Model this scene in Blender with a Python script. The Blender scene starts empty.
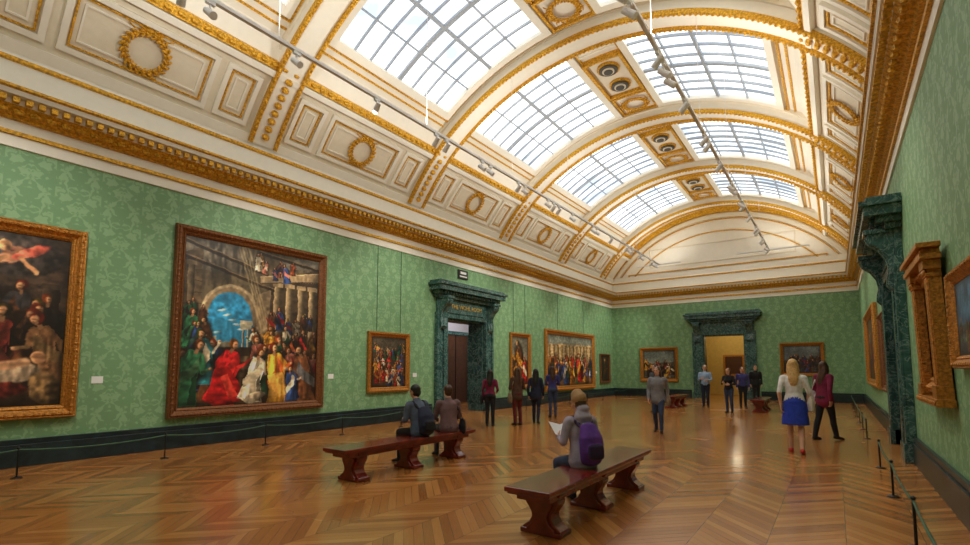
import bpy, bmesh, math, random
import numpy as np
from mathutils import Vector, Matrix
from mathutils.bvhtree import BVHTree
random.seed(7); np.random.seed(7)
sc=bpy.context.scene
sc.view_settings.view_transform='Standard'
sc.view_settings.look='None'
XL,XR,YB,YE=-10.26,1.0,-5.0,26.8
XC=(XL+XR)/2; ZC=2.85; ZG=4.945
BAY=4.88; RIBS=[5.6+BAY*k for k in range(-2,5)]
def s2l(c): 
    c=c/255.0
    return c/12.92 if c<=.04045 else ((c+.055)/1.055)**2.4
def C(r,g,b): return (s2l(r),s2l(g),s2l(b),1)
# ---------------------------------------------------------------- materials
class NT:
    def __init__(s,name):
        s.m=bpy.data.materials.new(name); s.m.use_nodes=True
        s.t=s.m.node_tree; s.n=s.t.nodes; s.n.clear()
        s.out=s.n.new('ShaderNodeOutputMaterial'); s.b=s.n.new('ShaderNodeBsdfPrincipled')
        s.l(s.b.outputs[0],s.out.inputs[0])
    def l(s,a,b): s.t.links.new(a,b)
    def math(s,op,a,b=None,c=None):
        n=s.n.new('ShaderNodeMath'); n.operation=op
        for i,v in enumerate((a,b,c)):
            if v is None: continue
            if isinstance(v,(int,float)): n.inputs[i].default_value=v
            else: s.l(v,n.inputs[i])
        return n.outputs[0]
    def coord(s,kind='Object'):
        n=s.n.new('ShaderNodeTexCoord'); return n.outputs[kind]
    def sep(s,v):
        n=s.n.new('ShaderNodeSeparateXYZ'); s.l(v,n.inputs[0]); return n.outputs
    def comb(s,x,y,z):
        n=s.n.new('ShaderNodeCombineXYZ')
        for i,v in enumerate((x,y,z)):
            if isinstance(v,(int,float)): n.inputs[i].default_value=v
            else: s.l(v,n.inputs[i])
        return n.outputs[0]
    def noise(s,v,scale,detail=3,rough=.5,dist=0):
        n=s.n.new('ShaderNodeTexNoise'); n.inputs['Scale'].default_value=scale
        n.inputs['Detail'].default_value=detail; n.inputs['Roughness'].default_value=rough
        n.inputs['Distortion'].default_value=dist
        if v is not None: s.l(v,n.inputs['Vector'])
        return n.outputs[0]
    def ramp(s,f,stops):
        n=s.n.new('ShaderNodeValToRGB'); e=n.color_ramp.elements
        while len(e)<len(stops): e.new(.5)
        for i,(p,c) in enumerate(stops): e[i].position=p; e[i].color=c
        s.l(f,n.inputs[0]); return n.outputs[0]
    def mix(s,f,a,b,mode='MIX'):
        n=s.n.new('ShaderNodeMix'); n.data_type='RGBA'; n.blend_type=mode
        for i,v in ((0,f),(6,a),(7,b)):
            if isinstance(v,(int,float,tuple)): n.inputs[i].default_value=v
            else: s.l(v,n.inputs[i])
        return n.outputs[2]
    def bump(s,h,st=.3,d=.01):
        n=s.n.new('ShaderNodeBump'); n.inputs['Strength'].default_value=st; n.inputs['Distance'].default_value=d
        s.l(h,n.inputs['Height']); s.l(n.outputs[0],s.b.inputs['Normal'])
    def set(s,**k):
        for a,v in k.items():
            i=s.b.inputs[a.replace('_',' ')]
            if isinstance(v,(int,float,tuple)): i.default_value=v
            else: s.l(v,i)
        return s
def simple(name,col,rough=.6,metal=0,var=.12,scale=8,bump=0,bs=40,bd=.01,coat=0):
    t=NT(name); co=t.coord()
    n=t.noise(co,scale,4)
    dark=tuple(c*(1-var) for c in col[:3])+(1,); li=tuple(min(1,c*(1+var)) for c in col[:3])+(1,)
    t.set(Base_Color=t.ramp(n,[(.3,dark),(.7,li)]),Roughness=rough,Metallic=metal)
    if coat: t.set(Coat_Weight=coat,Coat_Roughness=.15)
    if bump: t.bump(t.noise(co,bs,3),bump,bd)
    return t.m
M={}
M['plaster']=simple('plaster_cream',C(243,237,222),.6,var=.02)
M['plaster2']=simple('plaster_panel',C(232,222,200),.6,var=.03)
M['gold']=simple('gilding',C(224,162,44),.36,.45,var=.5,scale=25,bump=.7,bs=38,bd=.03)
M['frame']=simple('gilt_frame',C(186,124,48),.38,.5,var=.45,scale=30,bump=.7,bs=55,bd=.02)
M['frame_dk']=simple('gilt_frame_aged',C(126,78,40),.42,.35,var=.4,scale=30,bump=.7,bs=55,bd=.02)
M['wood']=simple('mahogany',C(118,36,24),.22,var=.35,scale=6,coat=.45)
M['black']=simple('black_metal',C(22,24,24),.4,var=.1)
M['rope']=simple('barrier_rope',C(58,92,66),.6,var=.2)
M['white']=simple('white_metal',C(236,236,236),.4,var=.02)
M['bar']=simple('glazing_bar',C(160,168,178),.5,var=.03)
M['card']=simple('label_card',C(235,235,230),.7,var=.02)
M['paper']=simple('map_paper',C(235,236,238),.8,var=.04)
M['corr']=simple('corridor_wall',C(196,188,198),.8,var=.04)
M['warm']=simple('warm_room_wall',C(206,176,100),.8,var=.08)
M['vent']=simple('vent_grille',C(70,66,60),.5,var=.1)
M['doorwood']=simple('door_wood',C(86,52,34),.4,var=.25)
M['gtext']=simple('gilt_letters',C(214,180,90),.4,.4)
# green damask
t=NT('green_damask'); co=t.sep(t.coord()); hu=t.math('ADD',co[0],co[1])
W=.62; Hh=.9
a=t.math('DIVIDE',hu,W); col=t.math('FLOOR',a); fr=t.math('FRACT',a)
fu=t.math('ABSOLUTE',t.math('SUBTRACT',fr,.5))
odd=t.math('MULTIPLY',t.math('MODULO',t.math('ABSOLUTE',col),2),.5)
b=t.math('ADD',t.math('DIVIDE',co[2],Hh),odd); fv=t.math('FRACT',b)
n1=t.noise(t.comb(fu,t.math('MULTIPLY',fv,1.4),.3),6.5,2,.5,.8)
ell=t.math('ADD',t.math('POWER',t.math('MULTIPLY',fu,2.1),2),t.math('POWER',t.math('MULTIPLY',t.math('SUBTRACT',fv,.5),2.1),2))
ring=t.math('SUBTRACT',.5,t.math('ABSOLUTE',t.math('SUBTRACT',ell,.75)))
pat=t.math('ADD',t.math('MULTIPLY',ring,.22),n1)
patc=t.ramp(pat,[(.53,(0,0,0,1)),(.58,(1,1,1,1))])
big=t.noise(t.coord(),.6,2)
g1=t.mix(big,C(110,150,105),C(118,157,112)); g2=t.mix(big,C(133,171,125),C(141,178,132))
t.set(Base_Color=t.mix(patc,g1,g2),Roughness=t.math('SUBTRACT',.75,t.math('MULTIPLY',pat,.3)))
M['green']=t.m
# dark green marble
t=NT('green_marble'); co=t.coord()
n=t.noise(co,2.2,8,.65,1.6); v=t.math('ABSOLUTE',t.math('SUBTRACT',t.noise(co,3.1,6,.6,2.5),.5))
base=t.ramp(n,[(.3,C(28,54,54)),(.55,C(52,88,84)),(.75,C(88,122,116))])
vein=t.ramp(v,[(0,(1,1,1,1)),(.035,(0,0,0,1))])
t.set(Base_Color=t.mix(t.math('MULTIPLY',vein,.5),base,C(150,176,168)),Roughness=.25)
M['marble']=t.m
t=NT('skirting_marble'); co=t.coord(); n=t.noise(co,2.5,7,.6,1.5)
t.set(Base_Color=t.ramp(n,[(.3,C(14,26,30)),(.7,C(40,58,62))]),Roughness=.3); M['skirt']=t.m
# parquet
t=NT('parquet'); co=t.sep(t.coord()); W=.56; w=.125
pp=t.math('PINGPONG',co[0],W); a=t.math('DIVIDE',co[0],W); band=t.math('FLOOR',a)
v=t.math('DIVIDE',t.math('ADD',co[1],pp),w); k=t.math('FLOOR',v)
wn=t.n.new('ShaderNodeTexWhiteNoise'); wn.noise_dimensions='2D'; t.l(t.comb(band,k,0),wn.inputs['Vector'])
g=t.noise(t.comb(t.math('MULTIPLY',co[0],2.),t.math('MULTIPLY',v,3.),wn.outputs[0]),4,5,.6,.3)
f=t.math('ADD',t.math('MULTIPLY',wn.outputs[0],.55),t.math('MULTIPLY',g,.45))
colr=t.ramp(f,[(.1,C(140,84,38)),(.45,C(178,114,54)),(.9,C(208,146,78))])
gap=t.math('LESS_THAN',t.math('FRACT',v),.05); gap2=t.math('LESS_THAN',t.math('FRACT',a),.012)
gg=t.math('MAXIMUM',gap,gap2)
worn=t.noise(t.coord(),.5,3)
colr=t.mix(t.math('MULTIPLY',gg,.6),colr,C(88,50,26))
t.set(Base_Color=colr,Roughness=t.ramp(worn,[(.3,(.2,.2,.2,1)),(.75,(.3,.3,.3,1))]))
t.set(Coat_Weight=.4,Coat_Roughness=.12)
t.bump(t.math('SUBTRACT',1,gg),.25,.002); M['parquet']=t.m
# skylight glazing (luminous laylight)
t=NT('skylight_glazing'); t.n.remove(t.b); em=t.n.new('ShaderNodeEmission')
co=t.coord(); n=t.noise(co,.5,4,.6); n2=t.noise(co,1.6,2,.5)
t.l(t.ramp(t.math('ADD',t.math('MULTIPLY',n,.75),t.math('MULTIPLY',n2,.25)),[(.36,(.27,.31,.36,1)),(.48,(.50,.53,.55,1)),(.62,(.76,.76,.73,1))]),em.inputs[0]); em.inputs[1].default_value=3.4
t.l(em.outputs[0],t.out.inputs[0]); M['glass']=t.m
t=NT('painted_canvas'); at=t.n.new('ShaderNodeVertexColor'); at.layer_name='Col'
t.set(Base_Color=at.outputs[0],Roughness=.45); M['canvas']=t.m
def cloth(name,col,rough=.85): return simple('cloth_'+name,col,rough,var=.22,scale=9,bump=.5,bs=14,bd=.02)
# ---------------------------------------------------------------- mesh builder
class MB:
    def __init__(s,T=None): s.v=[];s.f=[];s.m=[];s.keys=[];s.T=T
    def mi(s,k):
        if k not in s.keys: s.keys.append(k)
        return s.keys.index(k)
    def add(s,vs,fs,k):
        o=len(s.v); i=s.mi(k)
        if s.T: vs=[s.T(*p) for p in vs]
        s.v+= [tuple(p) for p in vs]; s.f+=[tuple(o+j for j in f) for f in fs]; s.m+=[i]*len(fs)
    def box(s,x0,x1,y0,y1,z0,z1,k):
        s.add([(x,y,z) for x in (x0,x1) for y in (y0,y1) for z in (z0,z1)],
              [(0,1,3,2),(4,6,7,5),(0,4,5,1),(2,3,7,6),(0,2,6,4),(1,5,7,3)],k)
    def prism(s,prof,u0,u1,k,f=lambda a,b,u:(u,b,a)):
        n=len(prof); vs=[f(a,b,u0) for a,b in prof]+[f(a,b,u1) for a,b in prof]
        fs=[(i,(i+1)%n,n+(i+1)%n,n+i) for i in range(n)]+[tuple(range(n))[::-1],tuple(range(n,2*n))]
        s.add(vs,fs,k)
    def ell(s,c,r,k,R=None,nu=12,nv=8):
        vs=[];fs=[]
        for j in range(nv+1):
            ph=math.pi*j/nv
            for i in range(nu):
                th=2*math.pi*i/nu
                p=Vector((r[0]*math.sin(ph)*math.cos(th),r[1]*math.sin(ph)*math.sin(th),r[2]*math.cos(ph)))
                if R is not None: p=R@p
                vs.append(tuple(p+Vector(c)))
        for j in range(nv):
            for i in range(nu):
                a=j*nu+i;b=j*nu+(i+1)%nu
                fs.append((a,b,b+nu,a+nu))
        s.add(vs,fs,k)
    def loft(s,pts,ws,ds,k,side=(1,0,0),n=12,cap=True):
        pts=[Vector(p) for p in pts]; side=Vector(side); N=len(pts); rings=[]
        tan=[]
        for i in range(N):
            t=(pts[min(i+1,N-1)]-pts[max(i-1,0)]); tan.append(t.normalized() if t.length>0 else Vector((0,0,1)))
        seq=[]
        if cap:
            m0=min(ws[0],ds[0]); 
            for q in (1,.87,.5): seq.append((pts[0]-tan[0]*m0*q*.9,tan[0],math.sqrt(max(0,1-q*q))*1.0+.02,0))
        for i in range(N): seq.append((pts[i],tan[i],1,i))
        if cap:
            m0=min(ws[-1],ds[-1])
            for q in (.5,.87,1): seq.append((pts[-1]+tan[-1]*m0*q*.9,tan[-1],math.sqrt(max(0,1-q*q))+.02,N-1))
        vs=[];fs=[]
        for p,t,f,i in seq:
            a=side-t*side.dot(t)
            if a.length<1e-4: a=Vector((0,1,0))-t*t.y
            a.normalize(); b=t.cross(a)
            for j in range(n):
                th=2*math.pi*j/n
                vs.append(tuple(p+a*ws[i]*f*math.cos(th)+b*ds[i]*f*math.sin(th)))
        for r in range(len(seq)-1):
            for j in range(n):
                a=r*n+j;b=r*n+(j+1)%n; fs.append((a,b,b+n,a+n))
        fs.append(tuple(range(n))[::-1]); fs.append(tuple((len(seq)-1)*n+j for j in range(n)))
        s.add(vs,fs,k)
    def mitre(s,x0,x1,y0,y1,prof,ks,f=lambda x,y,z:(x,y,z)):
        vs=[];fs=[]
        for o,z in prof: vs+=[f(x0+o,y0+o,z),f(x1-o,y0+o,z),f(x1-o,y1-o,z),f(x0+o,y1-o,z)]
        for i in range(len(prof)-1):
            k=ks[i] if isinstance(ks,list) else ks
            a=i*4
            s.add([vs[a+j] for j in range(8)],[(j,(j+1)%4,4+(j+1)%4,4+j) for j in range(4)],k)
    def obj(s,name,smooth=False,parent=None,bevel=0,mats=None):
        me=bpy.data.meshes.new(name); me.from_pydata(s.v,[],s.f)
        for k in s.keys: me.materials.append((mats or M)[k] if (mats and k in mats) or k in M else k)
        me.polygons.foreach_set('material_index',s.m)
        bm=bmesh.new(); bm.from_mesh(me); bmesh.ops.recalc_face_normals(bm,faces=bm.faces); bm.to_mesh(me); bm.free()
        if smooth: me.polygons.foreach_set('use_smooth',[True]*len(me.polygons))
        ob=bpy.data.objects.new(name,me); sc.collection.objects.link(ob)
        if bevel:
            md=ob.modifiers.new('bevel','BEVEL'); md.width=bevel; md.segments=2; md.limit_method='ANGLE'
        if parent: ob.parent=parent
        return ob
def empty(name,loc=(0,0,0),rz=0):
    e=bpy.data.objects.new(name,None); sc.collection.objects.link(e); e.location=loc; e.rotation_euler=(0,0,rz); e.empty_display_size=.2
    return e
TL=lambda y0: (lambda u,v,n:(XL+n,y0+u,v))
TE=lambda x0: (lambda u,v,n:(x0+u,YE-n,v))
TR=lambda y0: (lambda u,v,n:(XR-n,y0-u,v))
# ---------------------------------------------------------------- shell
D1=(12.05,14.15,3.15); D3=(10.85,12.75,3.2); D2=(-5.45,-3.55,3.2); WT=.6
mb=MB(); mb.box(XL-5,XR+3,YB-1,YE+6,-.2,0,'parquet'); mb.obj('floor')
def lining(T,u0,u1,h,dep=WT):
    o=mb.T; mb.T=T
    mb.box(u0,u0+.05,0,h,-dep,0,'marble'); mb.box(u1-.05,u1,0,h,-dep,0,'marble'); mb.box(u0,u1,h-.05,h,-dep,0,'marble'); mb.T=o
mb=MB()
mb.box(XL-WT,XL,YB-.5,D1[0],0,ZG,'green'); mb.box(XL-WT,XL,D1[1],YE+.0,0,ZG,'green'); mb.box(XL-WT,XL,D1[0],D1[1],D1[2],ZG,'green')
mb.box(XL-WT,XL,YB-.5,YE,ZG,6.6,'plaster'); lining(TL(0),D1[0],D1[1],D1[2]); mb.obj('wall_left')
mb=MB()
mb.box(XR,XR+WT,YB-.5,D3[0],0,ZG,'green'); mb.box(XR,XR+WT,D3[1],YE,0,ZG,'green'); mb.box(XR,XR+WT,D3[0],D3[1],D3[2],ZG,'green')
mb.box(XR+.3,XR+.36,D3[0],D3[1],0,D3[2],'doorwood')
for i in range(2):
    for j in range(3):
        a=D3[0]+.12+i*.95; mb.box(XR+.27,XR+.3,a,a+.7,.25+j*1.0,1.05+j*1.0-.15,'doorwood')
mb.box(XR,XR+WT,YB-.5,YE,ZG,6.6,'plaster'); lining(TR(0),-D3[1],-D3[0],D3[2],.3); mb.obj('wall_right')
mb=MB()
mb.box(XL-WT,D2[0],YE,YE+.5,0,ZG,'green'); mb.box(D2[1],XR+WT,YE,YE+.5,0,ZG,'green'); mb.box(D2[0],D2[1],YE,YE+.5,D2[2],ZG,'green')
mb.box(XL-WT,XR+WT,YE,YE+.5,ZG,10.4,'plaster'); lining(TE(0),D2[0],D2[1],D2[2],.5)
def arc_band(mb,y,R0,R1,th,k,a=56,n=60,dirn=-1):
    vs=[];fs=[]
    for i in range(n+1):
        p=math.radians(-a+2*a*i/n)
        for r,yy in ((R0,y),(R0,y+dirn*th),(R1,y+dirn*th),(R1,y)): vs.append((XC+r*math.sin(p),yy,ZC+r*math.cos(p)))
    for i in range(n):
        for j in range(4): fs.append((i*4+j,i*4+(j+1)%4,i*4+4+(j+1)%4,i*4+4+j))
    mb.add(vs,fs,k)
arc_band(mb,YE,6.9,6.62,.10,'gold'); arc_band(mb,YE,6.55,6.35,.06,'plaster2'); arc_band(mb,YE,6.3,6.26,.07,'gold'); arc_band(mb,YE,5.7,5.65,.05,'gold',50)
mb.mitre(XC-4.6,XC+4.6,6.1,6.75,[(0,0),(0,.05),(.05,.05),(.05,0)],'gold',lambda x,y,z:(x,YE-z,y))
mb.mitre(XC-3.4,XC+3.4,7.0,8.0,[(0,0),(0,.04),(.05,.04),(.05,0)],'plaster2',lambda x,y,z:(x,YE-z,y))
mb.obj('wall_end')
mb=MB(); mb.box(XL-WT,XR+WT,YB-.5,YB,0,ZG,'green'); mb.box(XL-WT,XR+WT,YB-.5,YB,ZG,10.4,'plaster'); mb.obj('wall_back')
# baseboards
def skirt(name,T,segs):
    mb=MB(T)
    for a,b in segs:
        mb.box(a,b,0,.34,0,.07,'skirt'); mb.box(a,b,.34,.42,0,.045,'skirt')
    mb.obj(name,bevel=.006)
skirt('baseboard_left',TL(0),[(YB,D1[0]-.62),(D1[1]+.62,YE)])
skirt('baseboard_right',TR(0),[(-YE,-D3[1]-.62),(-D3[0]+.62,-YB)])
skirt('baseboard_end',TE(0),[(XL,D2[0]-.62),(D2[1]+.62,XR)])
# cornice
mb=MB()
prof=[(0,4.94),(.03,4.945),(.03,5.13),(.07,5.13),(.07,5.19),(.03,5.2),(.03,5.36),(.08,5.37),(.10,5.41),(.15,5.43),(.24,5.5),(.27,5.53),(.28,5.62),(.38,5.64),(.40,5.71),(.44,5.73),(.44,5.77),(.12,5.84),(.10,6.26),(.15,6.28),(.15,6.33),(.08,6.38),(.08,6.62)]
kk=['plaster','plaster','gold','gold','gold','plaster','gold','gold','gold','gold','gold','plaster2','plaster','plaster','gold','gold','plaster','plaster','gold','gold','plaster','plaster']
mb.mitre(XL,XR,YB,YE,prof,kk)
def along(step,fn):
    L=YE-YB; n=int(L/step)
    for i in range(n+1):
        y=YB+L*i/n
        fn(XL,y,1,0,0); fn(XR,y,-1,0,0)
    L=XR-XL; n=int(L/step)
    for i in range(n+1): fn(XL+L*i/n,YE,0,-1,1)
def egg(x,y,dx,dy,s):
    mb.ell((x+dx*.19,y+dy*.19,5.455),(.055+.02*s,.055+.02*(1-s),.05),'gold',nu=6,nv=4)
def dent(x,y,dx,dy,s):
    a=.04
    if s: mb.box(x-a,x+a,y-.36,y-.27,5.54,5.62,'gold')
    else: mb.box(min(x+dx*.27,x+dx*.36),max(x+dx*.27,x+dx*.36),y-a,y+a,5.54,5.62,'gold')
along(.19,egg); along(.15,dent)
mb.obj('trim_cornice')
# ---------------------------------------------------------------- vault
def Rv(a):
    a=abs(a)
    return 6.66 if a>=43 else (6.9 if a<=38 else 6.66+(43-a)/5*.24)
def VP(a,y,off=0):
    r=Rv(a)-off; p=math.radians(a)
    return (XC+r*math.sin(p),y,ZC+r*math.cos(p))
AS=57.0; SK0,SK1=6.0,33.0
mb=MB()
angs=[-AS,-53,-49,-46,-43,-38,-33]+[-33+i*4.5 for i in range(1,6)]+[-6,-3,0]
angs=angs+[-a for a in angs[:-1]][::-1]
def vgrid(y0,y1):
    for i in range(len(angs)-1):
        a0,a1=angs[i],angs[i+1]; k='plaster2' if min(abs(a0),abs(a1))>=43 else 'plaster'
        mb.add([VP(a0,y0),VP(a1,y0),VP(a1,y1),VP(a0,y1)],[(0,1,2,3)],k)
vgrid(YB-.2,YE+.1)
mb.obj('ceiling',smooth=False)
def ring(mb,a0,a1,y0,y1,w,h,k,base=0,na=8):
    dw=w/6.7*57.3; s=1 if a1>a0 else -1
    for (p0,p1,q0,q1) in ((a0,a1,y0,y0+w),(a0,a1,y1-w,y1)):
        vs=[];fs=[]
        for i in range(na+1):
            a=p0+(p1-p0)*i/na
            for yy,o in ((q0,base),(q0,base+h),(q1,base+h),(q1,base)): vs.append(VP(a,yy,o))
        for i in range(na):
            for j in range(3): fs.append((i*4+j,i*4+j+1,i*4+5+j,i*4+4+j))
        fs+= [(0,1,2,3),(na*4,na*4+1,na*4+2,na*4+3)]
        mb.add(vs,fs,k)
    for (p0,p1) in ((a0,a0+s*dw),(a1-s*dw,a1)):
        vs=[VP(p0,y0,base),VP(p0,y0,base+h),VP(p1,y0,base+h),VP(p1,y0,base),VP(p0,y1,base),VP(p0,y1,base+h),VP(p1,y1,base+h),VP(p1,y1,base)]
        mb.add(vs,[(0,1,5,4),(1,2,6,5),(2,3,7,6)],k)
def strip(mb,a0,a1,y0,y1,h,k,base=0):
    vs=[VP(a0,y0,base),VP(a0,y0,base+h),VP(a1,y0,base+h),VP(a1,y0,base),VP(a0,y1,base),VP(a0,y1,base+h),VP(a1,y1,base+h),VP(a1,y1,base)]
    mb.add(vs,[(0,1,5,4),(1,2,6,5),(2,3,7,6),(0,1,2,3),(4,5,6,7)],k)
def wreath(mb,a,y,r,k='gold',off=.05):
    c=Vector(VP(a,y,off)); p=math.radians(a); n=Vector((-math.sin(p),0,-math.cos(p))); t=Vector((math.cos(p),0,-math.sin(p)))
    N=22
    for i in range(N):
        th=2*math.pi*i/N
        u=(Vector((0,1,0))*math.cos(th)+t*math.sin(th)); q=c+u*r
        tang=(-Vector((0,1,0))*math.sin(th)+t*math.cos(th)).normalized(); rad=tang.cross(n)
        R=Matrix((tang,rad,n)).transposed()
        mb.ell(q,(r*.18,r*.12,r*.10),k,R,8,6)
        for sg in (-1,1):
            mb.ell(q+rad*sg*r*.12+n*.02,(r*.17,r*.075,r*.08),k,R@Matrix.Rotation(sg*.6,3,'Z'),8,6)
        if i%2: mb.ell(q+n*r*.12,(r*.07,r*.07,r*.07),k,R,6,4)
    up=(t if a<0 else -t)
    for sg in (-1,1):
        S=Vector((0,sg,0))
        mb.loft([c+up*r*1.12,c+up*r*1.32+S*r*.32,c+up*r*1.18+S*r*.52,c+up*r*1.08+S*r*.25],[r*.08]*4,[r*.06]*4,k,n=6)
        mb.loft([c+up*r*1.1+S*r*.1,c+up*r*.98+S*r*.75,c+up*r*1.1+S*r*1.05],[r*.06,r*.06,r*.03],[r*.04]*3,k,n=6)
        mb.loft([c-up*r*1.05+S*r*.05,c-up*r*1.2+S*r*.4,c-up*r*1.08+S*r*.75],[r*.08,r*.07,r*.03],[r*.05]*3,k,n=6)
orn=MB(); sky=MB(); bars=MB()
ylist=[(YB,RIBS[0])]+[(RIBS[i],RIBS[i+1]) for i in range(len(RIBS)-1)]+[(RIBS[-1],YE)]
for (y0,y1) in ylist:
    full=(y1-y0)>3
    for s in (-1,1):
        strip(orn,s*41.6,s*42.9,y0,y1,.10,'gold'); strip(orn,s*43.1,s*44.2,y0,y1,.12,'plaster'); strip(orn,s*36.4,s*36.8,y0,y1,.04,'gold')
        strip(orn,s*55.6,s*57.2,y0,y1,.07,'plaster')
        n=int((y1-y0)/.22)
        for i in range(n): orn.ell(VP(s*42.2,y0+.1+i*.22,.12),(.05,.08,.05),'gold',None,6,4)
        if full:
            a0,a1=s*54.6,s*45.4
            for (p,q) in ((y0+.45,y0+1.15),(y1-1.15,y1-.45),(y0+1.3,y1-1.3)):
                ring(orn,a0,a1,p,q,.09,.06,'plaster')
                ring(orn,a0-s*1.0,a1+s*1.0,p+.12,q-.12,.03,.035,'gold')
                ring(orn,a0-s*1.9,a1+s*1.9,p+.22,q-.22,.03,.03,'plaster')
            wreath(orn,s*50,(y0+y1)/2,.33)
            ya,yb=y0+.62,y1-.62
            ring(orn,s*(SK1+1.6),s*(SK0-1.2),ya-.18,yb+.18,.18,.12,'plaster')
            ring(orn,s*(SK1+2.3),s*(SK0-1.8),ya-.26,yb+.26,.04,.06,'gold')
            N=8; vs=[];fs=[]
            for i in range(N+1):
                a=s*(SK1+(SK0-SK1)*i/N); vs+= [VP(a,ya,.02),VP(a,yb,.02)]
            fs=[(2*i,2*i+1,2*i+3,2*i+2) for i in range(N)]; sky.add(vs,fs,'glass')
            for i in range(1,8):
                y=ya+(yb-ya)*i/8; wd=.02 if i!=4 else .055
                vs=[];fs=[]
                for j in range(N+1):
                    a=s*(SK1+(SK0-SK1)*j/N)
                    for yy,o in ((y-wd,.02),(y-wd,.08),(y+wd,.08),(y+wd,.02)): vs.append(VP(a,yy,o))
                for j in range(N):
                    for q in range(3): fs.append((j*4+q,j*4+q+1,j*4+5+q,j*4+4+q))
                bars.add(vs,fs,'bar')
            for i,wd in ((1,.13),(2,.34),(3,.13)):
                a=SK1+(SK0-SK1)*i/4; strip(bars,s*(a-wd),s*(a+wd),ya,yb,.06,'bar',.02)
    if full:
        ym=(y0+y1)/2
        ring(orn,-4.6,4.6,ym-1.25,ym+.75,.08,.16,'gold',na=4); strip(orn,-3.9,3.9,ym-1.17,ym+.67,.06,'plaster2')
        for dy in (-.7,.2):
            for r,h,k in ((.30,.14,'gold'),(.25,.17,'vent'),(.16,.2,'plaster2'),(.12,.22,'vent')):
                c=VP(0,ym+dy,0); vs=[];n=20
                for zz in (c[2],c[2]-h):
                    for i in range(n): vs.append((c[0]+r*math.cos(2*math.pi*i/n),c[1]+r*math.sin(2*math.pi*i/n),zz))
                orn.add(vs,[(i,(i+1)%n,n+(i+1)%n,n+i) for i in range(n)]+[tuple(range(n,2*n))],k)
        ring(orn,-4.6,4.6,y1-1.5,y1-.38,.06,.08,'gold',na=4)
        wreath(orn,0.01,y1-.92,.33,off=.08)
        ring(orn,-4.6,4.6,y0+.38,y0+1.0,.06,.05,'plaster',na=4)
orn.obj('trim_ceiling_ornament'); sky.obj('window_skylight'); bars.obj('trim_glazing_bars')
# ribs
rib=MB()
for yr in RIBS:
    def band(y0,y1,r0,r1,k,a=56.8,n=56):
        vs=[];fs=[]
        for i in range(n+1):
            p=math.radians(-a+2*a*i/n)
            for r,yy in ((r0,y0),(r1,y0),(r1,y1),(r0,y1)): vs.append((XC+r*math.sin(p),yy,ZC+r*math.cos(p)))
        for i in range(n):
            for j in range(4): fs.append((i*4+j,i*4+(j+1)%4,i*4+4+(j+1)%4,i*4+4+j))
        rib.add(vs,fs,k)
    band(yr-.3,yr+.3,7.0,6.56,'plaster'); band(yr-.32,yr-.245,6.6,6.5,'gold'); band(yr+.245,yr+.32,6.6,6.5,'gold')
    band(yr-.36,yr+.36,7.0,6.8,'plaster2')
    for s in (-1,1):
        n=110
        for i in range(n):
            p=math.radians(-56+112*i/(n-1))
            rib.ell((XC+6.5*math.sin(p),yr+s*.28,ZC+6.5*math.cos(p)),(.042,.038,.042),'gold',None,6,4)
        for i in range(8):
            p=math.radians(s*(55-i*1.6)); rib.ell((XC+6.54*math.sin(p),yr,ZC+6.54*math.cos(p)),(.06,.09,.08),'gold',None,8,6)
rib.obj('trim_vault_ribs')
# ---------------------------------------------------------------- doors
def surround(name,T,u0,u1,h,text=None):
    mb=MB(T); k='marble'; jw=.5; um=(u0+u1)/2; e=.003
    for s,ue in ((-1,u0),(1,u1)):
        a,b=(ue-jw,ue) if s<0 else (ue,ue+jw)
        mb.box(a,b,.0,h+.0,e,.10,k)
        i0,i1=(ue-.2,ue) if s<0 else (ue,ue+.2); mb.box(i0,i1,.3,h,.10,.15,k)
        o0,o1=(ue-jw,ue-jw+.12) if s<0 else (ue+jw-.12,ue+jw); mb.box(o0,o1,.3,h,.10,.14,k)
        mb.box(a-.03,b+.03 if s>0 else b,0,.3,e,.17,k)
        prof=[(.10,h-.35),(.15,h-.38),(.21,h-.30),(.20,h-.18),(.17,h-.02),(.2,h+.15),(.3,h+.32),(.42,h+.42),(.46,h+.52),(.44,h+.6),(.10,h+.6)]
        c=(ue-jw/2) if s<0 else (ue+jw/2)
        mb.prism(prof,c-.15,c+.15,k,lambda n_,v_,u_:(u_,v_,n_))
        mb.prism([(a_+.02,b_) for a_,b_ in prof],c-.04,c+.04,k,lambda n_,v_,u_:(u_,v_,n_))
        mb.box(c-.19,c+.19,h+.58,h+.66,e,.50,k)
    mb.box(u0-jw,u1+jw,h,h+.16,e,.13,k); mb.box(u0-jw+.05,u1+jw-.05,h+.16,h+.62,e,.10,k); mb.box(u0,u1,h+.16,h+.2,e,.16,k)
    for i,(z0,z1,n1) in enumerate(((.62,.72,.22),(.72,.82,.34),(.82,.98,.50),(.98,1.06,.56),(1.06,1.14,.46))):
        ov=(.05,.14,.26,.32,.24)[i]
        mb.box(u0-jw-ov,u1+jw+ov,h+z0,h+z1,e,n1,k)
    for i in range(22):
        u=u0-jw+(u1-u0+2*jw)*(i+.5)/22; mb.box(u-.04,u+.04,h+.74,h+.81,.3,.40,k)
    ob=mb.obj(name,bevel=.008)
    if text:
        cu=bpy.data.curves.new('inscription','FONT'); cu.body=text; cu.size=.2; cu.extrude=.006; cu.align_x='CENTER'
        to=bpy.data.objects.new('inscription',cu); sc.collection.objects.link(to); cu.materials.append(M['gtext'])
        o=Vector(T(um,h+.33,.112)); U=(Vector(T(um+1,h,.1))-Vector(T(um,h,.1))); N=(Vector(T(um,h,1.1))-Vector(T(um,h,.1)))
        to.matrix_world=Matrix((( U.x,0,N.x,o.x),(U.y,0,N.y,o.y),(U.z,1,N.z,o.z),(0,0,0,1))); to.parent=ob
    return ob
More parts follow.
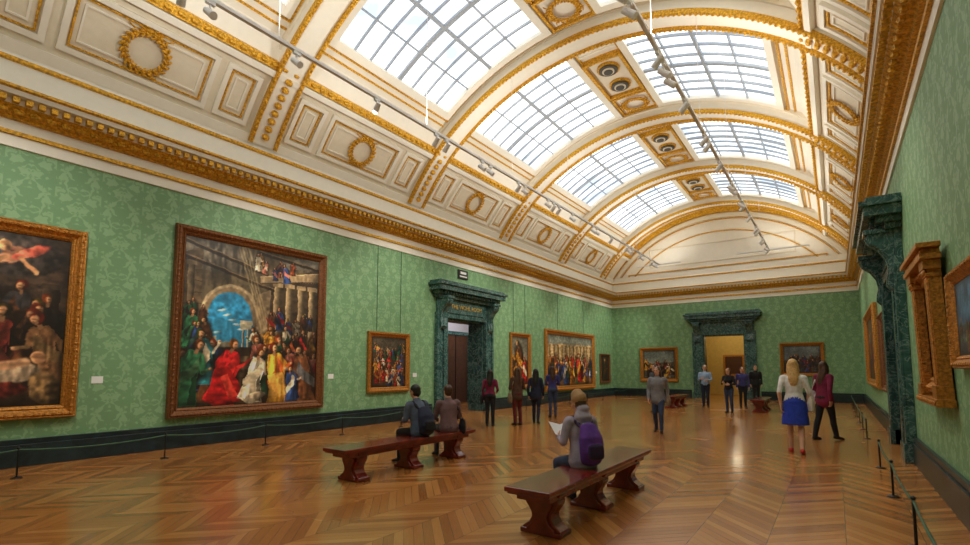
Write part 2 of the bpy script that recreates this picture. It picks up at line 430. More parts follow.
surround('door_1',TL(0),D1[0],D1[1],D1[2],'THE WOHL ROOM')
surround('door_2',TE(0),D2[0],D2[1],D2[2])
surround('door_3',TR(0),-D3[1],-D3[0],D3[2])
# adjoining spaces
mb=MB()
ca,cb=D1[0]-1.6,D1[1]+5.4
mb.box(XL-3.6,XL-3.5,ca,cb,0,4.2,'corr'); mb.box(XL-3.5,XL-WT,cb-.1,cb,0,4.2,'corr'); mb.box(XL-3.5,XL-WT,ca,ca+.1,0,4.2,'corr'); mb.box(XL-3.6,XL-WT,ca,cb,4.2,4.3,'corr')
# far doorway and framed moulding seen through the opening
for (p,q) in ((15.9,16.0),(17.7,17.8)): mb.box(XL-3.5,XL-3.36,p,q,0,3.0,'marble')
mb.box(XL-3.5,XL-3.36,15.9,17.8,3.0,3.15,'marble'); mb.box(XL-3.5,XL-3.44,16.0,17.7,0,3.0,'doorwood'); mb.box(XL-3.44,XL-3.42,16.83,16.87,0,3.0,'black')
mb.box(XL-3.5,XL-3.44,ca,15.9,0,.3,'skirt'); mb.box(XL-3.5,XL-3.44,17.8,cb,0,.3,'skirt'); mb.box(XL-3.5,XL-3.46,ca,cb,3.6,3.7,'plaster')
mb.obj('wall_corridor')
mb=MB(); y=YE+.5
mb.box(D2[0]-2,D2[1]+2,y+4,y+4.1,0,4.2,'warm'); mb.box(D2[0]-2.1,D2[0]-2,y,y+4,0,4.2,'warm'); mb.box(D2[1]+2,D2[1]+2.1,y,y+4,0,4.2,'warm'); mb.box(D2[0]-2,D2[1]+2,y,y+4.1,4.2,4.3,'warm')
mb.mitre(-5.3,-4.2,1.1,2.3,[(0,0),(0,.06),(.1,.06),(.1,.02)],'frame',lambda a,b,c:(a,y+4-c,b)); mb.box(-5.2,-4.3,y+3.96,y+3.98,1.2,2.2,'doorwood')
mb.obj('wall_far_room')
mb=MB(TL(0)); mb.box(12.7,13.22,4.56,4.86,.0,.05,'black'); mb.box(12.76,13.16,4.62,4.66,.05,.053,'card'); mb.box(12.8,13.12,4.72,4.8,.05,.053,'card'); mb.obj('room_sign')
# ---------------------------------------------------------------- paintings
def vn(h,w,cy,cx,rs):
    g=rs.rand(cy+2,cx+2); yy=np.linspace(0,cy,h); xx=np.linspace(0,cx,w)
    y0=yy.astype(int);x0=xx.astype(int);fy=(yy-y0)[:,None];fx=(xx-x0)[None,:]; fy=fy*fy*(3-2*fy);fx=fx*fx*(3-2*fx)
    return (g[y0][:,x0]*(1-fy)*(1-fx)+g[y0+1][:,x0]*fy*(1-fx)+g[y0][:,x0+1]*(1-fy)*fx+g[y0+1][:,x0+1]*fy*fx)
class Art:
    def __init__(s,A,h,base,seed=1):
        s.h=h;s.w=int(h*A);s.A=A;s.rs=np.random.RandomState(seed)
        s.U,s.V=np.meshgrid(np.linspace(0,A,s.w),np.linspace(0,1,s.h))
        s.n=.35*vn(s.h,s.w,8,int(8*A)+1,s.rs)+.35*vn(s.h,s.w,20,int(20*A)+1,s.rs)+.3*vn(s.h,s.w,50,int(50*A)+1,s.rs)
        s.fo=[vn(s.h,s.w,14,int(64*A)+1,s.rs),vn(s.h,s.w,50,int(22*A)+1,s.rs),vn(s.h,s.w,44,int(44*A)+1,s.rs)]
        s.I=np.ones((s.h,s.w,3))*np.array(base)[None,None]*(.4+1.2*s.n[...,None])
    def put(s,m,col,shade=.7,lit=None):
        f=s.fo[s.rs.randint(3)]
        sh=1+shade*1.5*((.3*s.n+.7*f)-.5)[...,None]
        if lit is not None: sh=sh*lit[...,None]
        s.I=s.I*(1-m[...,None])+np.array(col)[None,None]*np.clip(sh,.12,1.7)*m[...,None]
    def ell(s,cx,cy,rx,ry,col,rot=0,soft=.15,shade=.9,nz=.3,form=.45):
        c,sn=math.cos(rot),math.sin(rot);x=s.U-cx;y=s.V-cy
        a=(x*c+y*sn)/rx; b=(-x*sn+y*c)/ry
        d=np.sqrt(a**2+b**2)+(s.n-.5)*nz
        m=np.clip((1-d)/soft,0,1); lit=np.clip(1.05-form*a+form*.5*b,.35,1.5)
        s.put(m,col,shade,lit)
    def poly(s,pts,col,shade=.4,form=0):
        ins=np.zeros(s.U.shape,bool);n=len(pts)
        for i in range(n):
            x0,y0=pts[i];x1,y1=pts[(i+1)%n]
            if y0==y1: continue
            c=((y0>s.V)!=(y1>s.V))&(s.U<(x1-x0)*(s.V-y0)/(y1-y0)+x0); ins^=c
        s.put(ins.astype(float),col,shade)
    def column(s,x0,x1,y0,y1,col):
        m=((s.U>x0)&(s.U<x1)&(s.V>y0)&(s.V<y1)).astype(float); q=(s.U-x0)/(x1-x0)
        s.put(m,col,.3,np.clip(1.25-1.0*q,.4,1.3)); s.poly([(x0-.012,y1-.03),(x1+.012,y1-.03),(x1+.012,y1),(x0-.012,y1)],tuple(c*.9 for c in col),.4)
    def line(s,x0,y0,x1,y1,w,col,shade=.5,soft=.4,a=1):
        dx,dy=x1-x0,y1-y0;L=dx*dx+dy*dy; t=np.clip(((s.U-x0)*dx+(s.V-y0)*dy)/L,0,1)
        d=np.hypot(s.U-x0-t*dx,s.V-y0-t*dy)/w; s.put(np.clip((1-d)/soft,0,1)*a,col,shade)
    def fig(s,cx,cy,k,c1,c2,skin=(198,146,108)):
        r=s.rs; t=(r.rand()-.5)*.6; sg=1 if r.rand()<.5 else -1
        R=lambda x,y:(cx+x*k*math.cos(t)-y*k*math.sin(t),cy+x*k*math.sin(t)+y*k*math.cos(t))
        def pl(P,col,sh): s.poly([R(*p) for p in P],col,sh)
        j=lambda:(r.rand()-.5)*.08
        s.ell(cx,cy,k*.27,k*.55,(24,17,14),t,.4,.3,nz=.3)
        pl([(-.10,.36),(.10,.36),(.17+j(),.1),(.15,-.1),(.27+j(),-.5),(.0,-.56),(-.26+j(),-.5),(-.14,-.1),(-.17+j(),.12)],c1,.9)
        pl([(-.10,.34),(-.02,.34),(-.04,-.1),(-.06,-.5),(-.24,-.48),(-.13,-.1)],tuple(min(255,c*1.25) for c in c1),.9)
        pl([(.12,.1),(.15,-.1),(.26,-.48),(.14,-.5),(.08,-.1)],tuple(c*.5 for c in c1),.8)
        pl([(sg*.10,.35),(sg*.17,.2),(sg*.1,-.05),(-sg*.16,-.28),(-sg*.2,-.12),(sg*.0,.1)],c2,.9)
        ex,ey=sg*(.20+j()),.08+j(); hx,hy=sg*(.28+.1*r.rand()),.16+.3*(r.rand()-.4)
        a=R(sg*.11,.3);b=R(ex,ey);c=R(hx,hy)
        s.line(*a,*b,k*.05,c1,.9); s.line(*b,*c,k*.034,c2,.9); s.ell(c[0],c[1],k*.032,k*.026,skin,0,.3,.3,nz=.1)
        h=R(.02*sg,.46)
        s.line(*R(0,.34),*h,k*.035,tuple(q*.75 for q in skin),.3)
        s.ell(h[0]-k*.012*sg,h[1]+k*.02,k*.082,k*.095,(40+r.randint(70),26+r.randint(36),16),t,.2,nz=.15); s.ell(h[0]+k*.014*sg,h[1]-k*.004,k*.054,k*.074,skin,t,.3,nz=.05,shade=.35,form=.6)
        s.ell(h[0]+k*.02*sg,h[1]-k*.045,k*.03,k*.018,tuple(q*.5 for q in skin),0,.6,nz=.05); s.ell(h[0]+k*.02*sg,h[1]+k*.008,k*.034,k*.010,tuple(q*.45 for q in skin),0,.6,nz=.05)
    def crowd(s,x0,x1,y0,y1,n,k,pal,skin=(198,146,108)):
        ps=sorted([((i+s.rs.rand())/n,s.rs.rand()) for i in s.rs.permutation(n)],key=lambda q:-q[1])
        for a,b in ps:
            c1=pal[s.rs.randint(len(pal))];c2=pal[s.rs.randint(len(pal))]
            q=.55+.6*s.rs.rand()
            s.fig(x0+(x1-x0)*a,y0+(y1-y0)*b,k*(.8+.4*s.rs.rand()),tuple(c*q for c in c1),tuple(c*q for c in c2),tuple(c*(q*.4+.6) for c in skin))
    def finish(s,warp=.004,dark=.22):
        wx=(vn(s.h,s.w,30,int(30*s.A)+1,s.rs)-.5)*2*warp*s.h; wy=(vn(s.h,s.w,30,int(30*s.A)+1,s.rs)-.5)*2*warp*s.h
        jj,ii=np.meshgrid(np.arange(s.w),np.arange(s.h))
        s.I=s.I[np.clip((ii+wy).astype(int),0,s.h-1),np.clip((jj+wx).astype(int),0,s.w-1)]
        g=vn(s.h,s.w,5,int(5*s.A)+1,s.rs); f=vn(s.h,s.w,80,int(80*s.A)+1,s.rs)
        s.I*=(1-dark+2*dark*g)[...,None]*(.9+.2*f)[...,None]
        s.I=s.I*np.array([1.04,.99,.90])
        e=np.minimum(np.minimum(s.U,s.A-s.U)/s.A,np.minimum(s.V,1-s.V)); s.I*=np.clip(.6+e*6,.6,1)[...,None]
        return s
def painting(name,T,u0,u1,z0,z1,fw,dep,art,fk='frame',tilt=0,wide=False):
    art.finish()
    A0,A1,B0,B1=u0+fw,u1-fw,z0+fw,z1-fw
    def TT(u,v,n): return T(u,v,n+(v-z0)*tilt+.012)
    mb=MB(TT)
    p=[(0,0),(0,dep*.6),(fw*.08,dep*.85),(fw*.2,dep*.8),(fw*.28,dep),(fw*.42,dep*.95),(fw*.6,dep*.6),(fw*.72,dep*.45),(fw*.78,dep*.6),(fw*.88,dep*.5),(fw,dep*.3),(fw,.01)]
    mb.mitre(u0,u1,z0,z1,p,fk)
    def beads(off,step,r):
        for (a,b,c,d) in ((u0+off,z0+off,u1-off,z0+off),(u1-off,z0+off,u1-off,z1-off),(u1-off,z1-off,u0+off,z1-off),(u0+off,z1-off,u0+off,z0+off)):
            L=math.hypot(c-a,d-b); n=max(2,int(L/step))
            for i in range(n):
                q=i/n; mb.ell((a+(c-a)*q,b+(d-b)*q,dep*.93),(r,r,r*.6),fk,None,6,4)
    beads(fw*.34,max(.09,fw*.55),fw*.16)
    mb.box(u0+fw*.3,u1-fw*.3,z0+fw*.3,z1-fw*.3,0,.012,'doorwood')
    nv=len(mb.v); h,w=art.h,art.w
    vs=[(A0+(A1-A0)*i/(w-1),B0+(B1-B0)*j/(h-1),.02) for j in range(h) for i in range(w)]
    fs=[(j*w+i,j*w+i+1,(j+1)*w+i+1,(j+1)*w+i) for j in range(h-1) for i in range(w-1)]
    mb.add(vs,fs,'canvas')
    me=bpy.data.meshes.new(name); me.from_pydata(mb.v,[],mb.f)
    for k in mb.keys: me.materials.append(M[k])
    me.polygons.foreach_set('material_index',mb.m)
    ca=me.color_attributes.new('Col','FLOAT_COLOR','POINT')
    I=np.clip(art.I,0,255)/255.; I=np.where(I<=.04045,I/12.92,((I+.055)/1.055)**2.4)
    arr=np.ones((len(mb.v),4)); arr[nv:,:3]=I.reshape(-1,3); ca.data.foreach_set('color',arr.ravel().astype(np.float32))
    ob=bpy.data.objects.new(name,me); sc.collection.objects.link(ob); return ob
RED=(164,34,32);BLU=(46,70,128);GRN=(44,100,70);GLD=(212,150,52);WHT=(206,194,172);BRN=(100,62,38);PNK=(200,120,104);ORG=(190,92,44);DK=(44,32,28);SKN=(206,152,112)
# P1 : dark brown-grey figures, putto above
a=Art(.88,220,(60,44,36),3)
a.poly([(0,.5),(.5,.72),(.88,.55),(.88,1),(0,1)],(76,60,50),.7); a.ell(.12,.80,.2,.12,(84,90,104),.3); a.ell(.62,.88,.25,.14,(70,62,60))
a.ell(.60,.87,.08,.05,(206,146,116),.4); a.ell(.70,.90,.10,.03,(200,92,76),.5); a.ell(.53,.92,.10,.025,(206,130,112),-.2); a.line(.58,.85,.50,.78,.016,SKN); a.line(.65,.85,.72,.78,.016,SKN); a.ell(.58,.92,.03,.038,SKN,0,.2); a.line(.54,.88,.40,.95,.03,(90,104,140))
a.column(.02,.1,.4,.9,(84,68,52)); a.column(.76,.84,.4,.72,(78,64,52))
a.crowd(.03,.86,.44,.60,10,.30,[DK,BRN,(90,50,40),(70,66,72),(110,84,58),(60,54,52)]); a.crowd(.03,.86,.26,.4,7,.36,[BRN,(100,52,42),DK,(46,54,80),(120,98,64)])
a.fig(.30,.36,.5,(40,44,62),DK); a.fig(.56,.34,.44,(112,44,36),(80,40,34)); a.fig(.80,.32,.42,(110,80,54),(120,96,66))
a.ell(.62,.17,.17,.06,(176,156,136),.25); a.line(.48,.21,.7,.25,.032,(206,160,126),.4); a.ell(.76,.28,.038,.043,SKN,0,.2); a.line(.48,.21,.36,.1,.028,(206,160,126),.4); a.ell(.5,.08,.24,.055,(120,46,40),.1); a.crowd(.05,.4,.08,.16,3,.26,[(100,44,36),BRN,DK]); a.ell(.8,.1,.08,.1,(120,96,66),.3)
painting('framed_painting',TL(0),-.05,2.65,.72,3.80,.2,.12,a)
# P2 : Adoration
A=3.0/3.35
a=Art(A,340,(100,84,64),5)
a.poly([(0,.6),(A,.7),(A,1),(0,1)],(96,86,70),.6); a.ell(.2,.9,.28,.1,(112,106,96)); a.poly([(0,.3),(.10,.3),(.10,.95),(0,.9)],(104,88,68),.5)
for i in range(9): a.line(0,.34+i*.065,.10,.34+i*.067,.002,(52,42,32),.2)
a.column(.02,.055,.3,.86,(150,130,102))
X=-.045
a.ell(.32+X,.53,.19,.22,(164,148,122),nz=.02,shade=.4,soft=.04,form=.2); a.ell(.32+X,.53,.168,.2,(124,108,86),nz=.02,shade=.4,soft=.04,form=.2); a.ell(.32+X,.525,.142,.175,(44,128,182),nz=.02,shade=.5,soft=.04,form=.1); a.poly([(.178+X,.34),(.462+X,.34),(.462+X,.525),(.178+X,.525)],(50,136,188),.5)
for q in range(6): a.ell(.24+X+.03*q,.44+.028*((q*5)%6),.035,.010,(150+q*6,192,208),.15,.6,.4)
a.poly([(.19+X,.34),(.19+X,.41),(.24+X,.42),(.25+X,.38),(.30+X,.39),(.34+X,.375),(.34+X,.34)],(150,150,134),.5); a.column(.395+X,.41+X,.34,.5,(180,178,160)); a.column(.428+X,.443+X,.34,.5,(170,168,150)); a.poly([(.38+X,.5),(.46+X,.5),(.46+X,.525),(.38+X,.525)],(178,174,154),.3)
a.poly([(.44,.32),(.53,.32),(.53,.74),(.44,.70)],(140,122,98),.5); a.poly([(.53,.34),(A,.36),(A,.94),(.53,.80)],(70,58,46),.6)
a.poly([(.53,.34),(A,.36),(A,.42),(.53,.40)],(146,128,102),.5)
for i in range(4): a.column(.555+i*.088,.605+i*.088,.40,.80,(186,164,130))
a.poly([(.46,.78),(A,.84),(A,.91),(.46,.82)],(160,140,112),.5); a.line(.46,.78,A,.845,.004,(70,56,42)); a.line(.46,.82,A,.91,.005,(206,184,148)); a.poly([(.6,.9),(A,.93),(A,1),(.6,.97)],(124,122,116),.5)
for (p,q,r,t_) in ((0,.88,.55,.74),(0,.97,.5,.84),(.45,.98,.88,.93)): a.line(p,q,r,t_,.012,(50,40,30)); a.line(p,q+.012,r,t_+.012,.004,(134,112,84))
for q in range(4): a.line(.31+q*.02,1.0,.48+q*.018,.46,.010,(196,176,138),.5,.9,.55)
a.crowd(.42,.70,.85,.93,8,.10,[WHT,PNK,BLU,GLD,ORG]); a.crowd(.52,.86,.50,.56,8,.12,[BRN,RED,WHT,BLU,DK]); a.crowd(.02,.12,.54,.6,3,.12,[BRN,DK,GRN])
a.poly([(.0,.0),(A,.0),(A,.3),(.4,.36),(.0,.34)],(64,48,36),.7)
for i in range(3): a.poly([(.2-i*.03,.30-i*.05),(.6+i*.03,.30-i*.05),(.62+i*.03,.27-i*.05),(.18-i*.03,.27-i*.05)],(118-i*12,98-i*10,74-i*8),.4)
a.crowd(.44,.87,.33,.41,8,.20,[BRN,RED,GRN,WHT,BLU,ORG,GLD,DK]); a.crowd(.02,.14,.36,.46,4,.19,[GRN,BRN,DK,BLU,(60,110,110)])
a.crowd(.42,.87,.2,.28,8,.26,[GLD,WHT,ORG,BLU,BRN,RED,GRN,PNK]); a.crowd(.0,.25,.14,.26,4,.27,[GRN,BRN,BLU,DK])
a.fig(.13,.29,.30,(44,116,132),WHT); a.fig(.05,.2,.36,GRN,(70,110,80)); a.fig(.26,.20,.38,(178,30,34),(186,40,38)); a.poly([(.19,.22),(.27,.24),(.40,.04),(.34,.015),(.15,.03)],(164,26,30),.9); a.poly([(.23,.17),(.27,.19),(.34,.05),(.28,.04)],(204,60,50),.8)
a.fig(.44,.18,.32,WHT,(180,170,150)); a.fig(.59,.19,.37,GLD,ORG); a.poly([(.53,.18),(.63,.2),(.73,.05),(.55,.03)],(212,160,76),.9); a.fig(.80,.18,.38,BRN,(100,100,106)); a.fig(.70,.12,.22,BLU,WHT); a.ell(.46,.05,.06,.025,(160,146,128),.1)
painting('framed_painting',TL(0),4.0,7.42,.56,4.31,.19,.12,a,'frame_dk')
# P3
a=Art(.93,140,(66,50,40),9); a.poly([(0,.7),(.93,.7),(.93,1),(0,1)],(80,74,64)); a.crowd(.05,.88,.5,.8,14,.2,[RED,WHT,BLU,GLD,BRN,PNK,GRN,DK]); a.crowd(.05,.88,.1,.5,22,.27,[RED,WHT,BLU,GLD,BRN,PNK,ORG,DK])
painting('framed_painting',TL(0),8.82,10.4,.85,2.52,.14,.09,a)
# P4
a=Art(.66,100,(80,56,38),10); a.poly([(0,.6),(.66,.5),(.66,1),(0,1)],(120,122,112)); a.fig(.3,.5,.8,BRN,GLD); a.fig(.5,.3,.5,RED,WHT); a.fig(.15,.25,.4,GLD,BRN)
painting('framed_painting',TL(0),15.9,17.45,.71,2.92,.16,.1,a)
# P5
a=Art(2.02,120,(122,104,76),11)
a.poly([(0,.75),(2.02,.75),(2.02,1),(0,1)],(128,138,134),.5); a.poly([(0,.42),(2.02,.46),(2.02,.84),(0,.82)],(176,156,118),.5)
for i in range(12): a.column(.08+i*.165,.125+i*.165,.45,.8,(126,100,70))
a.poly([(0,0),(2.02,0),(2.02,.16),(0,.2)],(130,92,60)); a.crowd(.1,1.95,.3,.5,26,.3,[BRN,GLD,DK,WHT,BRN,ORG,RED,GRN]); a.crowd(.1,1.95,.2,.38,16,.38,[RED,GLD,BLU,WHT,BRN,ORG,DK,GRN]); a.fig(1.35,.35,.55,RED,GLD); a.fig(.7,.25,.45,BLU,WHT)
painting('framed_painting',TL(0),18.7,24.0,.5,3.25,.22,.12,a)
a=Art(.95,60,(50,36,30),12); a.fig(.45,.4,.9,DK,BRN)
painting('framed_painting',TL(0),24.8,26.2,.72,2.3,.12,.08,a,'frame_dk')
a=Art(1.1,80,(86,84,72),13); a.poly([(0,.5),(1.1,.6),(1.1,1),(0,1)],(106,120,124)); a.crowd(.1,1.0,.15,.5,12,.4,[WHT,RED,BRN,GLD,DK])
painting('framed_painting',TE(0),-8.7,-6.7,.8,2.64,.17,.1,a)
a=Art(1.2,80,(74,62,52),14); a.poly([(0,.45),(1.2,.55),(1.2,1),(0,1)],(100,112,122)); a.crowd(.1,1.1,.2,.5,12,.4,[DK,RED,BRN,BLU,(80,80,90)])
painting('framed_painting',TE(0),-2.1,-.36,1.15,2.7,.15,.1,a)
# right wall
a=Art(1.8,80,(80,60,44),15); a.crowd(.1,1.7,.2,.6,14,.4,[RED,WHT,BRN,BLU,GLD]); painting('framed_painting',TR(0),-21.5,-16.8,.95,3.3,.22,.12,a)
a=Art(.8,60,(50,38,30),16); a.fig(.4,.4,.8,BRN,DK); painting('framed_painting',TR(0),-15.4,-13.9,.95,2.8,.16,.1,a,'frame_dk')
a=Art(2.4,80,(60,70,88),17); a.poly([(0,.4),(2.4,.5),(2.4,1),(0,1)],(70,110,150)); a.crowd(.1,2.3,.15,.4,12,.35,[DK,BRN,GLD,(70,90,70)]); painting('framed_painting',TR(0),-6.5,-4.3,1.5,2.42,.12,.08,a)
# ornate carved gilt tabernacle frame with flat pilasters
a=Art(.62,90,(60,44,34),18); a.fig(.3,.45,.8,(60,50,90),RED)
ob=painting('carved_altarpiece_frame',TR(0),-8.2,-6.95,1.22,2.66,.18,.10,a,'frame',tilt=.02)
mb=MB(lambda u,v,n: TR(0)(u+.3,v,n*.62+(v-1.1)*.02))
for u in (-8.42,-7.33):
    mb.box(u-.10,u+.10,1.2,2.62,.02,.20,'frame')
    for i in range(4): mb.loft([(u-.066+i*.044,1.34,.205),(u-.066+i*.044,2.46,.205)],[.016,.016],[.018,.018],'frame',n=8)
    mb.box(u-.13,u+.13,1.16,1.32,.02,.25,'frame'); mb.box(u-.12,u+.12,2.48,2.52,.02,.23,'frame'); mb.box(u-.14,u+.14,2.56,2.66,.02,.26,'frame')
    for i in range(3): mb.ell((u-.07+i*.07,2.53,.23),(.035,.04,.03),'frame',None,8,6)
mb.box(-8.60,-7.15,1.10,1.18,.02,.27,'frame'); mb.box(-8.62,-7.13,2.66,2.72,.02,.30,'frame'); mb.box(-8.56,-7.19,2.72,2.78,.02,.25,'frame'); mb.box(-8.66,-7.09,2.78,2.83,.02,.34,'frame')
for i in range(16): mb.ell((-8.52+i*.086,2.75,.26),(.03,.03,.02),'frame',None,6,4); mb.ell((-8.52+i*.086,1.14,.28),(.03,.03,.02),'frame',None,6,4)
o=mb.obj('carved_pilasters',bevel=.006); o.parent=ob
# labels
mb=MB(TL(0))
for u in (2.85,7.6,10.6,17.65,24.3): mb.box(u,u+.16,1.25,1.37,0,.012,'card')
mb.obj('wall_label')
mb=MB(TL(0))
for u,z in ((9.15,2.54),(10.05,2.54),(16.2,2.95),(17.1,2.95),(20,3.28),(22.8,3.28)): mb.box(u-.005,u+.005,z,ZG,.01,.02,'rope')
mb.obj('picture_hanging_cords')
# ---------------------------------------------------------------- barriers
def barrier(pts,n0):
    mb=MB()
    for i,(x,y) in enumerate(pts):
        mb.loft([(x,y,.0),(x,y,.018)],[.07,.05],[.07,.05],'black',n=14,cap=False)
        mb.loft([(x,y,.01),(x,y,.40)],[.012,.012],[.012,.012],'black',n=8); mb.ell((x,y,.41),(.02,.02,.02),'black',None,8,6)
        if i+1<len(pts):
            x2,y2=pts[i+1]; P=[(x+(x2-x)*q,y+(y2-y)*q,.385-.05*4*q*(1-q)) for q in [j/8 for j in range(9)]]
            mb.loft(P,[.011]*9,[.011]*9,'rope',n=8)
    mb.obj('rope_barrier',smooth=True)
barrier([(-9.2,y) for y in (-1.9,-.05,1.8,3.62,5.4,7.25,9.1,10.9)],0)
barrier([(-9.2,y) for y in (15.4,17.2,19.,20.8,22.6,24.4,26.0)],0)
barrier([(.48,y) for y in (1.5,3.52,5.54,7.56,9.6)],0)
barrier([(.48,y) for y in (13.4,15.3,17.3,19.3,21.3,23.3,25.3)],0)
# ---------------------------------------------------------------- benches
def bench(x,y,L=2.8,sp=1.05):
    e=empty('wooden_bench',(x,y,0)); w=.23
    mb=MB(); mb.box(-w,w,-L/2,L/2,.405,.45,'wood'); mb.box(-w+.02,w-.02,-L/2+.02,L/2-.02,.385,.405,'wood')
    o=mb.obj('seat',parent=e,bevel=.012)
    mb=MB(); mb.box(-w+.06,w-.06,-L/2+.12,L/2-.12,.325,.385,'wood'); mb.obj('apron',parent=e,bevel=.006)
    half=[(.20,0),(.20,.05),(.165,.075),(.13,.10),(.10,.15),(.105,.19),(.13,.23),(.16,.27),(.17,.31),(.15,.335),(.19,.35),(.19,.386)]
    prof=[(a,b) for a,b in half]+[(-a,b) for a,b in half[::-1]]
    for i,yy in enumerate((-sp,0,sp)):
        mb=MB(); mb.prism(prof,yy-.085,yy+.085,'wood',lambda a,b,u:(a,u,b))
        mb.prism([(a*.72,b*.9+.01) for a,b in prof],yy-.115,yy+.115,'wood',lambda a,b,u:(a,u,b)); mb.box(-.21,.21,yy-.11,yy+.11,0,.045,'wood')
        mb.obj('leg_%d'%(i+1),parent=e,bevel=.01)
bench(-2.24,5.13); bench(-5.38,5.5); bench(-5.2,20.3,2.2,.8); bench(-2.2,20.0,2.2,.8)
# ---------------------------------------------------------------- track lighting
def track(x,y0,y1,z=6.4):
    mb=MB(); mb.box(x-.03,x+.03,y0,y1,z,z+.05,'white')
    y=y0+.3; 
    rnd=random.Random(int(-x*10)); j=0
    while y<y1:
        d=x-XC; zt=ZC+math.sqrt(6.85**2-d*d); j+=1
        if j%2: mb.box(x-.004,x+.004,y-.004,y+.004,z+.05,zt,'white')
        for q in range(rnd.choice((1,2,2,3))):
            yy=y+.3+q*.34; s=rnd.choice((-1,1)); mb.box(x-.025,x+.025,yy-.06,yy+.06,z-.05,z,'white')
            mb.box(x-.01,x+.01,yy-.01,yy+.01,z-.14,z-.05,'white')
            c=Vector((x,yy,z-.17)); dv=Vector((s*.75,.15,-.65)).normalized()
            mb.loft([c-dv*.1,c+dv*.1],[.045,.055],[.045,.055],'white',side=(0,1,0),n=12,cap=False)
        y+=1.63
    return mb
m=track(-6.55,-3,23.3); m.box(-7.6,-5.6,23.3,23.36,6.4,6.45,'white'); m.obj('track_lighting')
m=track(-2.0,-3,23.0); m.box(-3.2,-.6,23.0,23.06,6.4,6.45,'white'); m.obj('track_lighting')
